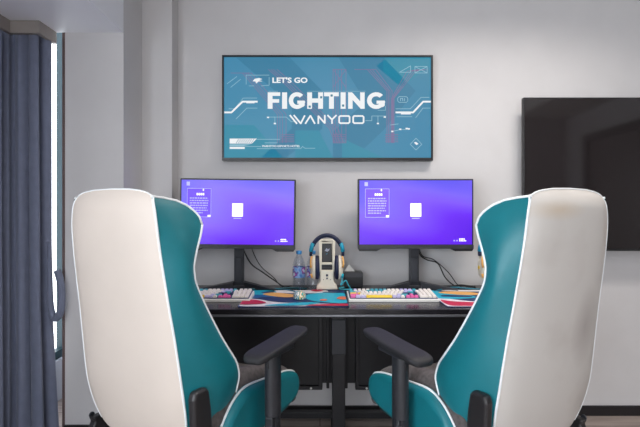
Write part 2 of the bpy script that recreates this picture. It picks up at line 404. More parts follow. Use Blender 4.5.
# ------------------------------------------------------------------ monitors
scr_m = screen_mat('purple desktop', [(0, (92, 4, 236)), (.22, (106, 30, 248)), (.48, (128, 84, 255)), (.72, (124, 98, 254)), (1, (96, 84, 244))], (-.22, .9), 1.0, wave=.3)
scr_w = mat('screen white', (236, 236, 250), .5, var=0, emit=1.0)
scr_l = mat('screen pale blue', (150, 150, 250), .5, var=0, emit=1.0)
scr_p = mat('screen violet panel', (96, 66, 236), .5, var=0, emit=1.0)
def make_monitor(x, y, roll, label, zc=1.16):
    W, Hh = .625, .375
    r = thing('monitor', label, 'monitor', (x, y, DZ), 0, 'monitors on the desk')
    z0 = zc - DZ
    M = T(0, 0, z0) @ Matrix.Rotation(roll, 4, 'Y')
    b = MB().box(-W / 2, W / 2, -.004, .03, -Hh / 2, Hh / 2, mon_m, M)
    b.build('housing', r, bevel=.003)
    ch = MB().box(-W / 2, W / 2, -.009, .02, -Hh / 2 - .003, -Hh / 2 + .017, mon2_m, M)
    for sx in (-1, 1):
        ch.prism([(sx * W / 2, -Hh / 2 - .003), (sx * (W / 2 - .008), -Hh / 2 - .016), (sx * (W / 2 - .10), -Hh / 2 - .016), (sx * (W / 2 - .125), -Hh / 2 - .003)], -.008, .02, mon_m, 'y', M)
    ch.build('chin', r, bevel=.001)
    bk = MB().box(-.14, .14, .03, .055, -.11, .11, mon_m, M); bk.build('rear_cover', r, bevel=.01)
    sw, sh = W - .016, Hh - .028
    zc2 = .006
    s = MB(); s.box(-sw / 2, sw / 2, -.0055, -.003, zc2 - sh / 2, zc2 + sh / 2, scr_m, M)
    so = s.build('screen', r)
    # picture on the screen
    g = MB()
    def R(u0, u1, v0, v1, m, y=-.0062):     # u right, v down in 0..1 of the screen
        g.add([Vector((-sw / 2 + u * sw, y, zc2 + sh / 2 - v * sh)) for u, v in ((u0, v0), (u1, v0), (u1, v1), (u0, v1))], [(0, 3, 2, 1)], m, False, M)
    R(.045, .075, .03, .09, scr_l); g.build('corner_icon', so, fix=False); g = MB()
    R(.05, .265, .13, .58, scr_p)
    for (a, b_, c, d) in ((.05, .265, .13, .137), (.05, .265, .573, .58), (.05, .0535, .13, .58), (.2615, .265, .13, .58)): R(a, b_, c, d, scr_l, -.0065)
    R(.235, .26, .545, .575, scr_w, -.0066); R(.19, .20, .14, .17, scr_w, -.0066)
    for k in range(4): R(.135 + k * .018, .148 + k * .018, .205, .24, scr_w, -.0066)
    rnd = random.Random(7)
    for l in range(7):
        u = .075
        end = (.235, .24, .24, .235, .225, .235, .19)[l]
        while u < end:
            wd = rnd.uniform(.012, .03); R(u, min(u + wd, end), .275 + l * .038, .293 + l * .038, scr_l, -.0066); u += wd + .005
    g.build('notice_panel', so, fix=False); g = MB()
    R(.452, .548, .36, .565, scr_w); R(.465, .535, .585, .60, scr_l); g.build('blank_card', so, fix=False); g = MB()
    R(.835, .847, .93, .95, scr_l); R(.86, .872, .93, .95, scr_l)
    for k in range(4): R(.885 + k * .013, .895 + k * .013, .905, .925, scr_w)
    for k in range(5): R(.885 + k * .013, .895 + k * .013, .935, .95, scr_w)
    g.build('corner_caption', so, fix=False)
    # stand
    nk = MB().box(-.026, .026, .03, .06, .012, z0, stand_m); nk.box(-.018, .018, .022, .03, .03, .17, steel2)
    nk.build('stand_neck', r, bevel=.004)
    ft = MB()
    ft.prism([(-.05, .09), (.05, .09), (.06, .03), (.03, .012), (-.03, .012), (-.06, .03)], 0.0, .016, stand_m, 'z')
    ft.build('stand_base', r, bevel=.003)
    for sx in (-1, 1):
        lg = MB()
        a, b_ = (.03, .05), (.205, -.06)
        P0 = [(sx * .02, .075, .0), (sx * .03, .02, .0), (sx * .205, -.075, .0), (sx * .215, -.055, .0)]
        P1 = [(sx * .02, .075, .037), (sx * .03, .02, .034), (sx * .205, -.075, .011), (sx * .215, -.055, .011)]
        lg.add(P0 + P1, [(0, 1, 2, 3), (4, 7, 6, 5), (0, 4, 5, 1), (1, 5, 6, 2), (2, 6, 7, 3), (3, 7, 4, 0)], stand_m)
        lg.build('stand_leg', r, bevel=.002)
    return r
make_monitor(-.446, 2.385, math.radians(.7), 'monitor with purple desktop picture, partly hidden by the cleaner cream chair')
make_monitor(.518, 2.385, 0, 'monitor with purple desktop picture seen whole between headset stand and soiled chair')

# ------------------------------------------------------------------ keyboards
def make_keyboard(x, y, label, rz=0.0):
    r = thing('keyboard', label, 'keyboard', (x, y, DZ), rz, 'keyboards on the desk')
    Wk, Dk = .42, .145
    cs = MB().prism([(-Dk / 2, .0), (Dk / 2, .0), (Dk / 2, .026), (Dk / 2 - .008, .028), (-Dk / 2 + .008, .0145), (-Dk / 2, .0125)], -Wk / 2, Wk / 2, white_pl, 'x')
    cs.build('case', r, bevel=.002)
    tilt = math.atan2(.015, Dk - .016)
    M = T(0, 0, .0215) @ Matrix.Rotation(tilt, 4, 'X')
    MB().box(-Wk / 2 + .006, Wk / 2 - .006, -Dk / 2 + .006, Dk / 2 - .007, -.004, .003, knavy, M).build('plate', r)
    u = .0192; pitch = .0192
    rows = [  # bottom to top: widths and colours; negative = gap
        [(1.25, pink), (1.25, lilac), (1.25, lilac), (6.25, yellow), (1, lilac), (1, lilac), (1, kwhite), (-.25, 0), (1, pink), (1, pink), (1, pink), (-.25, 0), (2, kwhite), (1, kwhite), (1, kwhite)],
        [(2.25, pink), (1, kwhite), (1, kwhite), (1, kwhite), (1, kwhite), (1, kwhite), (1, kwhite), (1, kwhite), (1, kwhite), (1, kwhite), (1, lilac), (1.75, kteal), (-.25, 0), (1, pink), (-1.25, 0), (1, kwhite), (1, kwhite), (1, kwhite), (1, kwhite)],
        [(1.75, yellow), (1, yellow), (1, kwhite), (1, kwhite), (1, kwhite), (1, kwhite), (1, kwhite), (1, kwhite), (1, kwhite), (1, kwhite), (1, kwhite), (1, kwhite), (2.25, knavy), (-.5, 0), (1, knavy), (1, kwhite), (1, kwhite), (1, kwhite), (1, kwhite)],
        [(1.5, kteal), (1, lilac), (1, kwhite), (1, kwhite), (1, kwhite), (1, kwhite), (1, kwhite), (1, kwhite), (1, kwhite), (1, kwhite), (1, kwhite), (1, kwhite), (1, lilac), (1.5, kteal), (-.5, 0), (1, kwhite), (1, kwhite), (1, kwhite), (1, kwhite)],
        [(1, kteal), (1, kwhite), (1, kwhite), (1, kwhite), (1, kteal), (1, kteal), (1, kteal), (1, kteal), (1, kwhite), (1, kwhite), (1, kwhite), (1, kwhite), (1, kwhite), (2, lilac), (-.5, 0), (1, kwhite), (1, kwhite), (1, kwhite), (1, kwhite)],
        [(1, kteal), (1, lilac), (1, kwhite), (1, kwhite), (1, kwhite), (1, kteal), (1, kteal), (1, kteal), (1, kteal), (1, kwhite), (1, kwhite), (1, kwhite), (1, lilac), (1, lilac), (1, lilac), (1, kteal), (-.5, 0), (1, kwhite), (1, kwhite), (1, kwhite)],
    ]
    tot = 21.0
    sx = (Wk - .018) / tot
    dy = (Dk - .022) / 6
    for ri, row in enumerate(rows):
        cx = -Wk / 2 + .009; cy = -Dk / 2 + .0125 + dy * ri
        need = sum(abs(w) for w, _ in row); k = (tot / need) * sx
        for w, m in row:
            wd = abs(w) * k
            if w > 0:
                g = .0012; a0, a1, b0, b1 = cx + g, cx + wd - g, cy + g, cy + dy - g; ins = .0022; z1 = .0035; z2 = .0120
                vs = [(a0, b0, z1), (a1, b0, z1), (a1, b1, z1), (a0, b1, z1), (a0 + ins, b0 + ins, z2), (a1 - ins, b0 + ins, z2), (a1 - ins, b1 - ins, z2), (a0 + ins, b1 - ins, z2)]
                MB().add(vs, [(3, 2, 1, 0), (4, 5, 6, 7), (0, 1, 5, 4), (1, 2, 6, 5), (2, 3, 7, 6), (3, 0, 4, 7)], m, False, M).build('key', r, fix=False)
            cx += wd
    return r
make_keyboard(-.535, 2.108, 'white keyboard with pastel keycaps, half hidden behind the cleaner cream chair')
make_keyboard(.343, 2.108, 'white keyboard with yellow space bar and pastel keycaps, fully in view')

# ------------------------------------------------------------------ mouse pads
def make_pad(x0, y0, W, D, label, shapes, zo=0.0, parent=None):
    r = thing('mouse_pad', label, 'mouse pad', (x0 + W / 2, y0 + D / 2, DZ), 0)
    b = MB(); th = .003
    # rounded base
    pts = []
    rr = .012
    for (cx, cy, a0) in ((W / 2 - rr, D / 2 - rr, 0), (-W / 2 + rr, D / 2 - rr, 90), (-W / 2 + rr, -D / 2 + rr, 180), (W / 2 - rr, -D / 2 + rr, 270)):
        for k in range(5):
            a = math.radians(a0 + k * 22.5); pts.append((cx + rr * math.cos(a), cy + rr * math.sin(a)))
    b.prism(pts, 0, th, navyp, 'z')
    for i, (m, P) in enumerate(shapes):
        C = catmull([Vector((min(.992, max(.008, u)) * W - W / 2, min(.99, max(.01, v)) * D - D / 2, 0)) for u, v in P], 5, True)
        C = [Vector((max(-W / 2 + .003, min(W / 2 - .003, c.x)), max(-D / 2 + .003, min(D / 2 - .003, c.y)), th + .00025 * (i + 1))) for c in C]
        b.add(C, [list(range(len(C)))], m)
    b.build('pad', r, fix=False)
    return r
padA = [
    (whitep, [(.02, .02), (.5, .02), (.98, .02), (.98, .12), (.7, .16), (.4, .25), (.15, .40), (.02, .38)]),
    (whitep, [(.22, .98), (.25, .82), (.5, .78), (.78, .8), (.80, .98), (.5, .99)]),
    (cyan2, [(.02, .55), (.1, .46), (.28, .50), (.33, .62), (.22, .72), (.05, .78)]),
    (cyan, [(.03, .72), (.15, .66), (.26, .72), (.27, .9), (.15, .98), (.03, .98)]),
    (navyp, [(.12, .80), (.22, .78), (.26, .90), (.18, .9)]),
    (tanp, [(.15, .70), (.28, .56), (.44, .50), (.5, .62), (.42, .72), (.25, .82)]),
    (navyp, [(.14, .42), (.35, .22), (.6, .20), (.75, .28), (.66, .42), (.4, .46), (.2, .52)]),
    (cyan, [(.60, .44), (.72, .24), (.98, .16), (.99, .45), (.98, .78), (.8, .82), (.62, .68)]),
    (navyp, [(.78, .80), (.98, .78), (.98, .84), (.8, .87)]),
    (cyan, [(.24, .04), (.42, .14), (.62, .20), (.74, .18), (.60, .05), (.4, .02)]),
    (crim, [(.01, .10), (.01, .32), (.12, .34), (.24, .18), (.14, .10)]),
    (crim, [(.62, .02), (.75, .09), (.98, .12), (.99, .01)]),
    (crim, [(.64, .95), (.70, .88), (.77, .93), (.74, .99), (.67, .99)]),
    (orange, [(.74, .28), (.80, .28), (.80, .36), (.75, .36)]),
    (orange, [(.90, .40), (.98, .34), (.99, .5), (.94, .52)]),
]
make_pad(-.362, 1.925, .49, .41, 'mouse pad with teal, navy and crimson swirl print, below the water bottles', padA)
padB = [
    (whitep, [(.01, .02), (.35, .02), (.7, .02), (.6, .2), (.3, .3), (.1, .45), (.01, .4)]),
    (crim, [(.04, .07), (.2, .03), (.5, .05), (.45, .2), (.15, .27), (.03, .36)]),
    (cyan, [(.01, .5), (.2, .42), (.45, .5), (.4, .7), (.2, .85), (.02, .98)]),
    (navyp, [(.1, .55), (.4, .52), (.4, .62), (.15, .66)]),
    (tanp, [(.12, .8), (.35, .66), (.6, .68), (.5, .85), (.25, .9)]),
    (cyan, [(.55, .1), (.8, .2), (.95, .6), (.8, .9), (.6, .6)]),
    (whitep, [(.2, .94), (.5, .88), (.85, .92), (.8, .99), (.3, .99)]),
]
make_pad(.556, 1.925, .44, .41, 'mouse pad with crimson and cyan swirl print, cut off by the soiled chair', padB)

# mouse
ms = thing('computer_mouse', 'small teal and orange patterned mouse on the swirl print pad', 'mouse', (-.098, 2.115, DZ + .0072))
rows = []
for i in range(17):
    t = i / 16; yy = -.058 + .116 * t
    rows.append([])
    wv = .031 * math.sqrt(max(.0, 1 - ((t - .5) * 2) ** 2)) ** .6 if 0 < t < 1 else .002
    hv = .040 * math.sin(PI * min(1, max(0, .08 + .86 * t))) ** .6 * (1 - .25 * t) if 0 < t < 1 else .002
    for k in range(13):
        a = PI * k / 12; rows[-1].append((wv * math.cos(a), yy, max(0, hv * math.sin(a) ** .8)))
mm = MB(); pal = [whitep, cyan, tanp, kteal, orange, whitep, cyan]
mouse_m = bpy.data.materials.new('mouse paint swirl'); mouse_m.use_nodes = True
N = mouse_m.node_tree.nodes; Lk = mouse_m.node_tree.links; p = N['Principled BSDF']; p.inputs['Roughness'].default_value = .35
tc = N.new('ShaderNodeTexCoord'); nz = N.new('ShaderNodeTexNoise'); nz.inputs['Scale'].default_value = 38; nz.inputs['Detail'].default_value = .5; nz.inputs['Distortion'].default_value = 1.2
Lk.new(tc.outputs['Object'], nz.inputs['Vector']); rp = N.new('ShaderNodeValToRGB'); rp.color_ramp.interpolation = 'CONSTANT'; Lk.new(nz.outputs['Fac'], rp.inputs['Fac'])
for pos, c in ((.36, (240, 232, 220)), (.44, (24, 92, 110)), (.49, (40, 186, 180)), (.57, (240, 170, 70)), (.64, (236, 230, 216))):
    e = rp.color_ramp.elements.new(pos); e.color = srgb(*c)
rp.color_ramp.elements[0].color = srgb(30, 150, 170)
Lk.new(rp.outputs['Color'], p.inputs['Base Color'])
mm.grid(rows, mouse_m); mm.build('body', ms, sub=1)
MB().cyl(.009, -.003, .003, knavy, 16, M=T(0, .030, .031) @ Matrix.Rotation(PI / 2, 4, 'Y')).build('scroll_wheel', ms)
tag(MB().tube(catmull([(-.1, 2.17, DZ + .009), (-.11, 2.24, DZ + .008), (-.16, 2.31, DZ + .008), (-.2, 2.355, DZ + .004), (-.26, 2.37, DZ + .004), (-.33, 2.36, DZ + .004)], 8), .0028, tealcable, 8).build('mouse_cable'),
    'thin teal mouse cable trailing over the desk behind the patterned mouse', 'cable')

# ------------------------------------------------------------------ bottles
lab_m = bpy.data.materials.new('bottle label print'); lab_m.use_nodes = True
N = lab_m.node_tree.nodes; Lk = lab_m.node_tree.links; p = N['Principled BSDF']; p.inputs['Roughness'].default_value = .35
tc = N.new('ShaderNodeTexCoord'); nz = N.new('ShaderNodeTexNoise'); nz.inputs['Scale'].default_value = 26; nz.inputs['Detail'].default_value = 1
Lk.new(tc.outputs['Object'], nz.inputs['Vector']); rp = N.new('ShaderNodeValToRGB'); Lk.new(nz.outputs['Fac'], rp.inputs['Fac'])
rp.color_ramp.elements[0].position = .36; rp.color_ramp.elements[0].color = srgb(80, 140, 215); rp.color_ramp.elements[1].position = .60; rp.color_ramp.elements[1].color = srgb(222, 234, 248)
for pos, c in ((.46, (150, 190, 236)), (.54, (120, 60, 160)), (.58, (214, 110, 190))):
    e = rp.color_ramp.elements.new(pos); e.color = srgb(*c)
Lk.new(rp.outputs['Color'], p.inputs['Base Color'])
cap_m = mat('blue bottle cap', (70, 150, 215), .4)
def bottle(x, y, label):
    r = thing('water_bottle', label, 'water bottle', (x, y, DZ), 0, 'water bottles by the headset stand')
    R = .0345
    prof = [(.001, .004), (.018, .002), (.028, 0), (.033, .004), (R, .012), (R, .03), (.0325, .036), (R, .042), (.0325, .05), (R, .058), (R, .112), (.0325, .118), (R, .124), (.032, .138), (.025, .158), (.016, .172), (.0135, .178), (.0135, .192)]
    MB().lathe(prof, pet, 28).build('body', r)
    MB().lathe([(R + .0006, .056), (R + .0008, .058), (R + .0008, .112), (R + .0006, .114)], lab_m, 28).build('printed_label', r)
    MB().cyl(.0155, .184, .203, cap_m, 20).build('cap', r, bevel=.002)
    wt = [(.001, .006), (.030, .006), (.0325, .014), (.0325, .112), (.0315, .135), (.024, .156), (.001, .156)]
    return r
bottle(-.117, 2.45, 'clear water bottle with blue cap, standing apart from the headset')
bottle(-.040, 2.46, 'clear water bottle half hidden behind the headset ear cup')

# ------------------------------------------------------------------ headset on stand
stand_pale = mat('pale emblem print', (150, 156, 172), .5)
def headset_set(x, y, lab_s, lab_h, rz=0.0):
    r = thing('headset_stand', lab_s, 'headset stand', (x, y, DZ), rz, 'headset stands on the desk')
    b = MB()
    b.prism([(-.057, .006), (.057, .006), (.052, .03), (.036, .05), (.036, .11), (-.036, .11), (-.036, .05), (-.052, .03)], -.03, .045, cream_pl, 'y')
    b.build('body', r, bevel=.006)
    MB().box(-.05, .05, -.034, .05, 0, .007, navy).build('base_plate', r, bevel=.002)
    t = MB()                       # upper frame, open in the middle
    t.box(-.040, -.029, -.026, .030, .10, .262, cream_pl); t.box(.029, .040, -.026, .030, .10, .262, cream_pl)
    t.prism([(-.040, .262), (.040, .262), (.032, .275), (-.032, .275)], -.026, .030, cream_pl, 'y'); t.box(-.029, .029, -.026, .03, .262 - .012, .262, cream_pl)
    t.box(-.029, .029, -.026, .03, .138, .15, cream_pl)
    t.build('frame', r, bevel=.003)
    sc = MB().box(-.027, .027, -.018, .02, .15, .252, mon_m); so = sc.build('display', r, bevel=.003)
    g = MB()                       # small pale emblem
    g.flat([(-.012, .212), (.002, .206), (.012, .214), (.014, .224), (.004, .219), (-.002, .226)], -.0185, stand_pale)
    g.flat([(-.006, .196), (.004, .198), (.003, .194), (-.005, .192)], -.0185, tealcable)
    g.build('emblem', so, fix=False)
    gr = MB(); gr.box(-.028, .028, -.012, .01, .108, .138, steel)
    for k in range(3): gr.box(-.028, .028, -.016, -.012, .112 + k * .009, .115 + k * .009, steel2)
    gr.build('grille', r)
    kn = MB()
    for (px, pz, rr) in ((0, .083, .006), (0, .066, .0045), (-.018, .06, .002), (.018, .06, .002)):
        kn.cyl(rr, 0, .003, navy if rr > .003 else steel2, 12, M=T(px, -.03, pz) @ Matrix.Rotation(PI / 2, 4, 'X'))
    kn.build('button', r)
    # headset
    h = thing('headset', lab_h, 'headset', (x, y, DZ + .284), rz, 'headsets on their stands')
    top = .005; cz = -.088
    arc = []
    for k in range(25):
        a = PI * (-.04 + 1.08 * k / 24); arc.append((.086 * math.cos(a), 0, cz + .100 * math.sin(a) + .0))
    MB().tube(arc, .0085, navy, 10, flat=(1, 2.0)).build('headband', h)
    inner = [(q[0] * .90, q[1], cz + (q[2] - cz) * .90) for q in arc[4:21]]
    MB().tube(inner, .005, mat('slate cushion', (40, 48, 78), .8), 8, flat=(1, 2.4)).build('band_cushion', h)
    for sx in (-1, 1):
        MB().tube([(sx * .074, 0, cz + .056), (sx * .081, 0, cz + .036), (sx * .086, 0, cz + .010)], .0112, mat('cyan yoke', (30, 160, 190), .4), 10, flat=(1, 1.6)).build('slider', h, bevel=0)
        zz = cz - .075
        Mx = T(sx * .062, 0, zz) @ Matrix.Rotation(sx * PI / 2, 4, 'Y')
        def oval(prof, m, nm, mtx=Mx, sz=1.38, par=h):
            mb = MB(); rows = [[(rr * sz * math.cos(2 * PI * k / 28), rr * math.sin(2 * PI * k / 28), zz_) for k in range(28)] for rr, zz_ in prof]
            mb.grid(rows, m, True, closev=True, M=mtx); return mb.build(nm, par)
        oval([(.016, -.020), (.030, -.023), (.044, -.020), (.047, -.012), (.046, -.002), (.040, .002)], navy, 'ear_cushion')
        cup = oval([(.0468, .0), (.048, .006), (.045, .014), (.036, .022), (.022, .026), (.001, .027)], cream_pl, 'ear_cup')
        ac = MB().tube([(sx * .080, -.03, zz + .062), (sx * .086, -.038, zz + .045), (sx * .087, -.042, zz + .022), (sx * .083, -.045, zz + .004)], .0036, tanp, 8, flat=(1, 1.4)); ac.build('accent', cup)
        ac = MB().tube([(sx * .084, -.034, zz - .03), (sx * .080, -.034, zz - .05)], .006, cyan if sx > 0 else tanp, 8, flat=(1, 1.4)); ac.build('accent', cup)
        if sx < 0: MB().cyl(.010, .024, .030, yellow, 14, M=Mx).build('accent', cup)
        MB().tube([(sx * .086, .0, cz - .015), (sx * .088, .006, cz - .045), (sx * .080, .004, zz + .02)], .004, cream_pl, 8).build('yoke', h)
    return r
headset_set(.037, 2.36, 'cream headset stand with dark display between the two monitors', 'cream and navy headset hanging on the stand between the two monitors')
headset_set(.942, 2.36, 'cream headset stand mostly hidden behind the soiled chair', 'cream headset with yellow accent, only its ear cup showing beside the soiled chair')
tag(MB().tube(catmull([(.105, 2.35, DZ + .11), (.118, 2.34, DZ + .06), (.11, 2.33, DZ + .03), (.135, 2.33, DZ + .055), (.15, 2.34, DZ + .03), (.16, 2.345, DZ + .008), (.13, 2.345, DZ + .005), (.105, 2.36, DZ + .006), (.11, 2.40, DZ + .005), (.15, 2.43, DZ + .005)], 8), .0035, mat('cyan cord', (60, 172, 190), .5), 8).build('headset_cable'),
    'curled cyan headset cable dropping onto the desk next to the black box', 'cable')

# box and card behind the headset
bx = thing('network_box', 'small black box on the desk beside the headset stand', 'box', (.184, 2.45, DZ))
MB().box(-.052, .052, -.035, .035, .003, .088, mon_m).build('body', bx, bevel=.004)
MB().box(-.050, .050, -.0365, -.034, .060, .082, mon2_m).build('front_band', bx)
cd = MB().prism([(-.03, 0), (.03, 0), (-.004, .038)], -.0, .002, white_pl, 'y')
cd = cd.build('paper_card', loc=(.165, 2.45, DZ + .0885)); tag(cd, 'folded white paper card leaning on top of the small black box', 'card')

# ------------------------------------------------------------------ cables on the desk
def cable(name, pts, r, m, label):
    tag(MB().tube(catmull(pts, 8), r, m, 8).build(name), label, 'cable')
z = DZ + .004
cable('power_cable', [(-.425, 2.442, 1.05), (-.43, 2.462, .97), (-.39, 2.475, .88), (-.32, 2.465, .83), (-.25, 2.45, .785), (-.20, 2.44, z), (-.14, 2.40, z)], .0036, cable_m, 'thick black cable sagging from the monitor behind the cleaner chair')
cable('video_cable', [(-.40, 2.443, 1.03), (-.37, 2.47, .93), (-.33, 2.475, .86), (-.26, 2.47, .80), (-.215, 2.46, z), (-.16, 2.47, z)], .0024, cable_m, 'thin black cable hanging closest to the water bottles')
cable('power_cable', [(.545, 2.443, 1.04), (.555, 2.46, .94), (.60, 2.475, .90), (.66, 2.465, .88), (.70, 2.45, .80), (.76, 2.43, z), (.84, 2.40, z)], .0036, cable_m, 'thick black cable looping from the fully visible monitor')
cable('video_cable', [(.53, 2.443, 1.06), (.57, 2.475, .93), (.64, 2.475, .90), (.72, 2.47, .83), (.78, 2.46, z), (.86, 2.46, z)], .0024, cable_m, 'thin black cable curving down toward the hidden headset stand')
cable('desk_cable', [(-.38, 2.36, z), (-.31, 2.385, z), (-.24, 2.375, z), (-.17, 2.40, z), (-.07, 2.385, z)], .004, mat('dull teal cable', (40, 96, 108), .5), 'dull teal cable lying along the back of the desk below the bottles')
cable('desk_cable', [(.60, 2.30, z), (.66, 2.36, z), (.73, 2.40, z + .003), (.80, 2.385, z), (.86, 2.36, z)], .004, tealcable, 'teal cable lying behind the cut off mouse pad')
cable('desk_cable', [(.66, 2.44, z), (.72, 2.415, z + .006), (.78, 2.43, z + .01), (.84, 2.42, z + .004), (.86, 2.44, z)], .005, cable_m, 'bundled black cable heaped below the second monitor cables')

# ------------------------------------------------------------------ wall display
SW, SH = 1.192, .596
sg = thing('wall_sign', 'framed teal wall display reading FIGHTING above the two monitors', 'sign', (.0425, 2.497, 1.757))
fb = MB()
fb.box(-SW / 2, SW / 2, -.012, .034, -SH / 2, -SH / 2 + .016, tvf_m); fb.box(-SW / 2, SW / 2, -.012, .034, SH / 2 - .008, SH / 2, tvf_m)
fb.box(-SW / 2, -SW / 2 + .009, -.012, .034, -SH / 2 + .016, SH / 2 - .008, tvf_m); fb.box(SW / 2 - .009, SW / 2, -.012, .034, -SH / 2 + .016, SH / 2 - .008, tvf_m)
fb.box(-SW / 2 + .009, SW / 2 - .009, .004, .034, -SH / 2 + .016, SH / 2 - .008, tvf_m)
fb.build('frame', sg)
def em(name, rgb, e=.78): return mat(name, rgb, .6, var=0, emit=e)
art_bg = screen_mat('sign teal ground', [(0, (50, 140, 174)), (.5, (62, 140, 178)), (1, (48, 136, 166))], (.35, .5), .85)
a_dark = em('sign dark shape', (50, 128, 164), .85); a_light = em('sign bright shape', (46, 144, 172), .85); a_mauve = em('sign mauve line', (132, 112, 156), .85)
a_white = em('sign white', (240, 242, 244), .95); a_pale = em('sign pale line', (150, 196, 214), .85); a_in = em('sign inset blue', (60, 130, 156), .85)
for m_ in (a_dark, a_light, a_mauve, a_white, a_pale, a_in): m_.node_tree.nodes['Principled BSDF'].inputs['Base Color'].default_value = (.012, .014, .016, 1)
k = SW / 585.0; kz = SH / 293.0
def sp(x, y): return ((x - 314.5) * k, (178.5 - y) * kz)
pane = MB().box(-SW / 2 + .009, SW / 2 - .009, .0015, .004, -SH / 2 + .016, SH / 2 - .008, art_bg).build('picture', sg)
art = MB()
yy = [.0012]
def P(pts, m, layer): art.flat([sp(*q) for q in pts], .0012 - layer * .0003, m)
def Ln(pts, w, m, layer):
    for a, b in zip(pts, pts[1:]):
        art.flat([tuple(q) for q in seg_poly(sp(*a), sp(*b), w * k)], .0012 - layer * .0003, m)
def Rect(x0, y0, x1, y1, w, m, layer): Ln([(x0, y0), (x1, y0), (x1, y1), (x0, y1), (x0, y0)], w, m, layer)
P([(60, 37), (210, 37), (300, 130), (300, 235), (200, 316), (130, 316), (215, 235), (215, 170)], a_dark, 1)
P([(345, 37), (470, 37), (560, 130), (470, 240), (390, 316), (330, 316), (330, 245), (420, 160)], a_dark, 1)
P([(28, 225), (110, 225), (190, 316), (28, 316)], a_light, 1)
P([(355, 262), (470, 316), (355, 316)], a_light, 2)
P([(480, 37), (601, 37), (601, 60), (520, 120), (450, 60)], a_light, 1)
P([(225, 240), (290, 240), (330, 316), (225, 316)], a_light, 2)
for off in (0, 7, 14, 24):
    Ln([(45 + off, 80), (78 + off, 80), (175 + off * 1, 195), (175 + off, 275)], 1.5, a_mauve, 3)
    Ln([(390 + off, 70), (425 + off, 70), (480 + off * .6, 130), (480 + off * .6, 275)], 1.5, a_mauve, 3)
    Ln([(590 - off, 70), (560 - off, 75), (500 - off * .3, 150), (500 - off * .3, 275)], 1.5, a_mauve, 3)
    Ln([(330 + off, 70), (330 + off, 120), (330 + off, 260)], 1.5, a_mauve, 3)
    Ln([(150 + off, 70), (195 + off, 110), (320 + off, 235), (335 + off, 275)], 1.5, a_mauve, 3)
Rect(330, 70, 366, 275, 1.5, a_mauve, 4); Ln([(330, 70), (366, 120)], 1.5, a_mauve, 4); Ln([(366, 70), (330, 120)], 1.5, a_mauve, 4)
for xx in (185, 330, 475):
    for q in range(5): Ln([(xx, 252 + q * 5), (xx + 36, 252 + q * 5)], 1.6, a_mauve, 4)
text_mesh(art, "LET'S GO", *[sp(161, 0)[0], sp(259, 0)[0], sp(0, 108)[1], sp(0, 92)[1]], -.0006, a_white, .035)
# the big word: drawn letters, very heavy
def big(ch, x0, x1, y0, y1):
    w = 13.5; hx = x1 - x0
    Pw = lambda pts: P(pts, a_white, 6)
    if ch == 'F': Pw([(x0, y0), (x1, y0), (x1, y0 + 10), (x0 + w, y0 + 10), (x0 + w, y0 + 19), (x1 - 3, y0 + 19), (x1 - 3, y0 + 29), (x0 + w, y0 + 29), (x0 + w, y1), (x0, y1)])
    if ch == 'I': Pw([(x0, y0), (x1, y0), (x1, y1), (x0, y1)])
    if ch == 'T': Pw([(x0, y0), (x1, y0), (x1, y0 + 11), ((x0 + x1) / 2 + w / 2, y0 + 11), ((x0 + x1) / 2 + w / 2, y1), ((x0 + x1) / 2 - w / 2, y1), ((x0 + x1) / 2 - w / 2, y0 + 11), (x0, y0 + 11)])
    if ch == 'H': Pw([(x0, y0), (x0 + w, y0), (x0 + w, y0 + 17), (x1 - w, y0 + 17), (x1 - w, y0), (x1, y0), (x1, y1), (x1 - w, y1), (x1 - w, y0 + 29), (x0 + w, y0 + 29), (x0 + w, y1), (x0, y1)])
    if ch == 'N': Pw([(x0, y0), (x0 + 11, y0), (x1 - w + 1, y0 + 25), (x1 - w + 1, y0), (x1, y0), (x1, y1), (x1 - 11, y1), (x0 + w - 1, y1 - 25), (x0 + w - 1, y1), (x0, y1)])
    if ch == 'G':
        cx, cy, R1, rx = (x0 + x1) / 2, (y0 + y1) / 2, (y1 - y0) / 2, hx / 2 + 1.5
        out = []; inn = []
        for q in range(19):
            a = math.radians(-42 - q * (360 - 42 - 6) / 18)
            out.append((cx + rx * math.cos(a), cy + R1 * math.sin(a) * 1.02)); inn.append((cx + (rx - 12.5) * math.cos(a), cy + (R1 - 11) * math.sin(a)))
        for q in range(18): Pw([out[q], out[q + 1], inn[q + 1], inn[q]])
        Pw([(cx + 1, cy + 0), (x1, cy + 0), (x1, cy + 14), (x1 - 5, cy + 18), (x1 - 12, cy + 18), (x1 - 12, cy + 9), (cx + 1, cy + 9)])
for ch, a, b in (('F', 148, 183), ('I', 188, 202), ('G', 208, 251), ('H', 258, 302), ('T', 305, 346), ('I', 351, 365), ('N', 372, 418), ('G', 426, 474)):
    big(ch, a, b, 134, 180)
for (x, y) in ((326, 143), (358, 171), (297, 148), (265, 174)): P([(x - 3, y - 3), (x + 3, y - 3), (x + 3, y + 3), (x - 3, y + 3)], a_in, 7)
Ln([(150, 131), (176, 131)], 1.3, a_pale, 5); Ln([(455, 184), (476, 184), (476, 172)], 1.3, a_pale, 5); Ln([(258, 131), (420, 131)], 1, a_pale, 5)
# second word: angular strokes
W5 = 4.6
for off in (0, 11): Ln([(210 + off, 198), (229 + off, 221)], W5, a_white, 6)
Ln([(240, 221), (251, 199)], W5, a_white, 6)
Ln([(253, 221), (267, 199), (279, 221)], W5, a_white, 6)
Ln([(289, 221), (289, 200), (307, 220), (307, 198)], W5, a_white, 6)
Ln([(315, 198), (327, 210), (339, 198)], W5, a_white, 6); Ln([(327, 210), (327, 221)], W5, a_white, 6)
for x in (347, 386): Ln([(x + 3, 200), (x + 26, 200), (x + 29, 203), (x + 29, 217), (x + 26, 220), (x + 3, 220), (x, 217), (x, 203), (x + 3, 200)], W5, a_white, 6)
